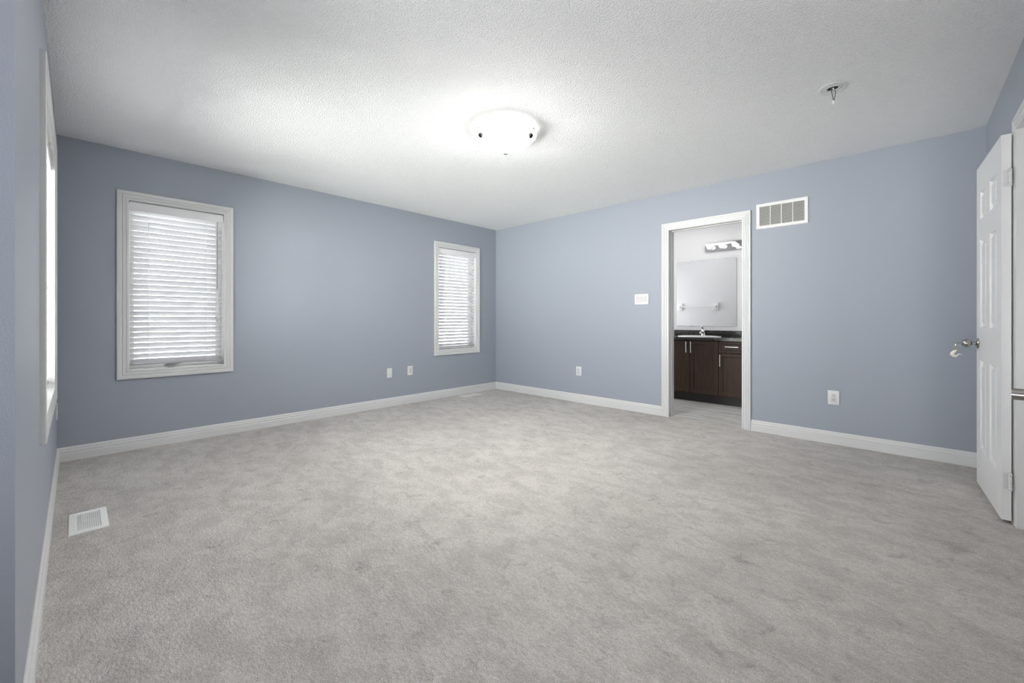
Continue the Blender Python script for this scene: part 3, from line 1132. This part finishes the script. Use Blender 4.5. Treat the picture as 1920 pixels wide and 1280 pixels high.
d2 = door_leaf(2, (4.980, -1.130, 0), R(92.4), .676, 1, 'white six-panel door folded open against the right wall, round knob', (1.80, .223))
KX, KZ = .007 + .676 - .062, .912
kmp = lambda x, y, z: Vector((KX + x, .035 + z, KZ + y))
bm = bmesh.new()
lathe(bm, [(0, .0003), (.031, .0003), (.032, .003), (.029, .008), (.020, .011), (.013, .013), (.0115, .018), (.0105, .024), (.0125, .029), (.013, .031), (0, .031)], 28, mp=kmp)
rose = obj('rose', bm, M_NICKEL, d2, local=True)
bm = bmesh.new()
lathe(bm, [(0, .029), (.014, .030), (.020, .033), (.0245, .041), (.0258, .049), (.0245, .058), (.020, .067), (.014, .0725), (.008, .0745), (0, .075)], 28, mp=kmp)
obj('knob', bm, M_NICKEL, d2, local=True)

d3 = door_leaf(3, (4.965, -2.61, 0), R(-90 - 12.8), .705, -1, 'white door at the right edge of the picture, only its nickel lever showing', (1.80, .223))
LXX, LZ = .642, .920
lmp = lambda x, y, z: Vector((LXX + x, -.035 - z, LZ + y))
bm = bmesh.new()
lathe(bm, [(0, .0003), (.031, .0003), (.032, .003), (.029, .008), (.018, .010), (.0115, .013), (.011, .062), (0, .062)], 28, mp=lmp)
obj('rose', bm, M_NICKEL, d3, local=True)
bm = bmesh.new()
tube(bm, [(LXX, -.062, LZ), (LXX - .001, -.072, LZ), (LXX - .012, -.077, LZ), (LXX - .04, -.077, LZ + .001), (LXX - .085, -.075, LZ), (LXX - .112, -.070, LZ - .002)],
     [.0110, .0115, .0115, .0110, .0105, .009], 16)
obj('lever', bm, M_NICKEL, d3, local=True)

# key left in the knob, with ring and tag
ku = Vector((math.cos(R(92.4)), math.sin(R(92.4)), 0))
kn = Vector((-math.sin(R(92.4)), math.cos(R(92.4)), 0))
kb = Vector((4.980, -1.130, 0)) + ku * KX + kn * .035 + Vector((0, 0, KZ))
K = lambda out, along, up: kb + kn * (out - .018) + ku * along + Vector((0, 0, up))
kr = thing('key_ring', K(.093, 0, 0), 'key in the knob of the open door with a small ivory tag hanging', 'keys')
bm = bmesh.new()
tube(bm, [K(.0935, 0, 0), K(.104, 0, 0), K(.112, 0, -.003), K(.117, 0, -.010), K(.118, 0, -.018)], [.003, .0035, .0045, .005, .004], 8)
obj('key', bm, M_NICKEL, kr)
bm = bmesh.new()
tube(bm, [K(.117 + .008 * math.cos(t), .003 * math.sin(t * .5), -.030 + .013 * math.sin(t)) for t in [2 * PI * i / 16 for i in range(17)]], .0019, 8)
obj('split_ring', bm, M_BRASS, kr)
bm = bmesh.new()
tube(bm, [K(.112, 0, -.042), K(.116, .002, -.050), K(.108, .001, -.056)], [.005, .006, .004], 8)
obj('second_key', bm, M_BRASS, kr)
bm = bmesh.new()
for s in (0,):
    pts = [(.112, -.046, .004), (.124, -.056, .010), (.131, -.066, .013), (.134, -.077, .012), (.126, -.084, .011), (.116, -.086, .007), (.108, -.080, .003)]
    tube(bm, [K(a, .0, z) for a, z, r in pts], [r * .85 for a, z, r in pts], 12)
obj('tag', bm, M_TAG, kr)
bm = bmesh.new()
tube(bm, [K(.112, .004, -.080), K(.103, .004, -.073), K(.091, .005, -.074)], [.004, .0045, .002], 8)
obj('tag_strap', bm, M_TAG, kr)

# ------------------------------------------------------------------ bathroom: vanity
VX0, VX1, VF, VB, VT = 2.14, 3.36, 1.03, 1.58, .797
van = thing('vanity_cabinet', ((VX0 + VX1) / 2, 1.3, 0), 'dark brown bathroom vanity cabinet with steel bar handles', 'cabinet')
bm = bmesh.new()
fy = VF + .019
box(bm, VX0, VX0 + .018, fy, VB - .002, .105, VT)
box(bm, VX1 - .018, VX1, fy, VB - .002, .105, VT)
box(bm, VX0 + .018, VX1 - .018, fy, VB - .002, .105, .123)
box(bm, 2.892, 2.910, fy, VB - .002, .123, VT)
box(bm, VX0 + .018, VX1 - .018, VB - .012, VB - .002, .123, VT)
box(bm, VX0 + .018, VX1 - .018, fy, fy + .018, VT - .05, VT)
obj('carcass', bm, M_WOOD, van, smooth=False)
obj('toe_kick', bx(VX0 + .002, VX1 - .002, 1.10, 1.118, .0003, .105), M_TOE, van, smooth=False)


def shaker(name, x0, x1, z0, z1, handle):
    bm = bmesh.new()
    b = .052 if z1 - z0 > .2 else .034
    fm = lambda a, c, v: Vector((a, VF + .018 - v, c))
    sweep(bm, [(0, .0), (0, .008), (.006, .0165), (.010, .018), (b - .003, .018), (b, .015), (b, 0)], x0 + b, x1 - b, z0 + b, z1 - b, fm)
    o = obj(name, bm, M_WOOD, van, smooth=False)
    obj('panel', bx(x0 + b - .004, x1 - b + .004, z0 + b - .004, z1 - b + .004, .001, .0095, mp=fm), M_WOOD, o, smooth=False)
    p0, p1 = handle
    bm = bmesh.new()
    y = VF - .030
    d = (Vector((p1[0], y, p1[1])) - Vector((p0[0], y, p0[1]))).normalized()
    A, B = Vector((p0[0], y, p0[1])), Vector((p1[0], y, p1[1]))
    tube(bm, [A, B], .0058, 10)
    for q in (A + d * .018, B - d * .018):
        tube(bm, [q, Vector((q.x, VF - .0002, q.z))], .0045, 8)
    obj('handle', bm, M_STEEL, o)
    return o


G = .0022
shaker('door', VX0 + .004, 2.550 - G, .118, .790, ((2.513, .635), (2.513, .778)))
shaker('door', 2.550 + G, 2.900 - G, .118, .790, ((2.572, .635), (2.572, .778)))
shaker('door', 2.900 + G, VX1 - .004, .118, .648, ((2.924, .482), (2.924, .630)))
dz0, dz1 = .652, .790
shaker('drawer', 2.900 + G, VX1 - .004, dz0, dz1, ((2.982, .729), (3.132, .729)))

# countertop with an oval cut-out for the basin
SX, SY, SA, SB = 2.595, 1.240, .235, .170
ct = thing('vanity_countertop', ((VX0 + VX1) / 2, 1.3, .80), 'black speckled countertop with backsplash on the vanity', 'countertop')
bm = bmesh.new()
cx0, cx1, cy0, cy1, cz0, cz1 = VX0 - .008, VX1 + .008, 1.0, VB - .001, .800, .834
ns = 64
angs = [2 * PI * (i + .5) / ns for i in range(ns)] + [math.atan2(y - SY, x - SX) for x in (cx0, cx1) for y in (cy0, cy1)]
angs = sorted({round(a % (2 * PI), 6) for a in angs})


def rim_pt(t):
    c, s = math.cos(t), math.sin(t)
    k = min(((cx1 - SX) / c if c > 0 else (cx0 - SX) / c) if abs(c) > 1e-9 else 1e9,
            ((cy1 - SY) / s if s > 0 else (cy0 - SY) / s) if abs(s) > 1e-9 else 1e9)
    return SX + c * k, SY + s * k


def oval_pt(t):
    c, s = math.cos(t), math.sin(t)
    k = 1 / math.sqrt((c / SA) ** 2 + (s / SB) ** 2)
    return SX + c * k, SY + s * k


rows = []
for f, z in ((rim_pt, cz0), (rim_pt, cz1), (oval_pt, cz1), (oval_pt, cz0)):
    rows.append([bm.verts.new((*f(t), z)) for t in angs])
for i in range(4):
    A, B = rows[i], rows[(i + 1) % 4]
    for k in range(len(angs)):
        k2 = (k + 1) % len(angs)
        bm.faces.new([A[k], A[k2], B[k2], B[k]])
obj('slab', bm, M_GRANITE, ct, smooth=False)
obj('backsplash', bx(cx0, cx1, VB - .021, VB - .001, cz1, .914, .002), M_GRANITE, ct)

sink = thing('bathroom_sink', (SX, SY, cz1), 'white oval drop-in sink in the black vanity top', 'sink')
bm = bmesh.new()
sp = [(1.16, .0004), (1.16, .006), (1.13, .013), (1.06, .014), (1.0, .010), (.955, -.004), (.90, -.06), (.74, -.115), (.40, -.138), (.09, -.142), (0, -.142)]
ins = [(.0, -.148), (.42, -.146), (.77, -.122), (.93, -.064), (.975, -.006), (.985, .0004)]
lathe(bm, [(r, z) for r, z in sp] + [], 56, mp=lambda x, y, z: Vector((SX + x * SA, SY + y * SB, cz1 + z)))
obj('bowl', bm, M_CERAMIC, sink)

FX, FY, FZ = 2.560, 1.507, cz1
fa = thing('bathroom_faucet', (FX, FY, FZ), 'chrome single-lever faucet behind the white sink', 'faucet')
bm = bmesh.new()
box(bm, FX - .075, FX + .075, FY - .026, FY + .026, FZ + .0003, FZ + .012, .005)
lathe(bm, [(.034, .010), (.030, .020), (.024, .040), (.023, .060), (.024, .066), (0, .067)], 24, mp=at(FX, FY, FZ))
obj('body', bm, M_CHROME, fa)
bm = bmesh.new()
tube(bm, [(FX, FY - .018, FZ + .040), (FX, FY - .060, FZ + .060), (FX, FY - .105, FZ + .058), (FX, FY - .125, FZ + .044)], [.016, .014, .012, .011], 14)
obj('spout', bm, M_CHROME, fa)
bm = bmesh.new()
lathe(bm, [(0, .067), (.024, .068), (.026, .078), (.022, .096), (.010, .104), (0, .105)], 24, mp=at(FX, FY, FZ))
tube(bm, [(FX, FY - .004, FZ + .094), (FX, FY - .040, FZ + .118), (FX, FY - .085, FZ + .134)], [.012, .013, .010], 12)
obj('lever', bm, M_CHROME, fa)

# mirror
mi = thing('wall_mirror', (2.56, 1.58, .972), 'frameless rectangular mirror above the bathroom vanity', 'mirror')
obj('glass', bx(2.166, 2.956, .974, 1.888, .0005, .006, mp=MBATH), M_MIRROR, mi, smooth=False)
for a, z in ((2.36, .974), (2.628, .974), (2.36, 1.888), (2.78, 1.888)):
    s = 1 if z > 1.5 else -1
    obj('clip', bx(a - .010, a + .010, z - .008 if s > 0 else z - .010, z + .010 if s > 0 else z + .008, .0062, .0100, .0015, mp=MBATH), M_CORD, mi)

# vanity light bar
vl = thing('vanity_light', (2.88, 1.58, 2.055), 'chrome light bar with round globe bulbs above the bathroom mirror', 'wall lamp')
obj('backplate', bx(2.566, 3.19, 2.000, 2.108, .0005, .028, .003, mp=MBATH), M_BARPLATE, vl)
for k in range(4):
    a = 2.640 + k * .158
    bm = bmesh.new()
    lathe(bm, [(0, .0282), (.022, .0282), (.022, .044), (.016, .050), (0, .050)], 20, mp=at(a, 1.58, 2.054, 'y', -1))
    s = obj('socket', bm, M_CHROME, vl)
    bm = bmesh.new()
    pr = [(0, .0502), (.013, .0502), (.015, .058)]
    for i in range(1, 13):
        t = PI * (.14 + .86 * i / 12)
        pr.append((.032 * math.sin(t) if i < 12 else 0, .086 - .032 * math.cos(t)))
    lathe(bm, pr, 28, mp=at(a, 1.58, 2.054, 'y', -1))
    obj('bulb', bm, M_BULB, s)

# towel bar on the doorway-side wall of the bathroom, seen in the mirror
tb = thing('towel_bar', (1.955, .12, 1.285), 'white towel bar reflected in the bathroom mirror', 'towel bar')
mt = lambda a, b, v: Vector((a, .12 + v, b))
for a in (1.655, 2.255):
    obj('post', bx(a - .042, a + .042, 1.225, 1.345, .0004, .030, .008, mp=mt), M_CERAMIC, tb)
    obj('arm', bx(a - .018, a + .018, 1.268, 1.304, .030, .078, .006, mp=mt), M_CERAMIC, tb)
bm = bmesh.new()
tube(bm, [(1.673, .186, 1.286), (2.237, .186, 1.286)], .010, 14)
obj('bar', bm, M_CERAMIC, tb)
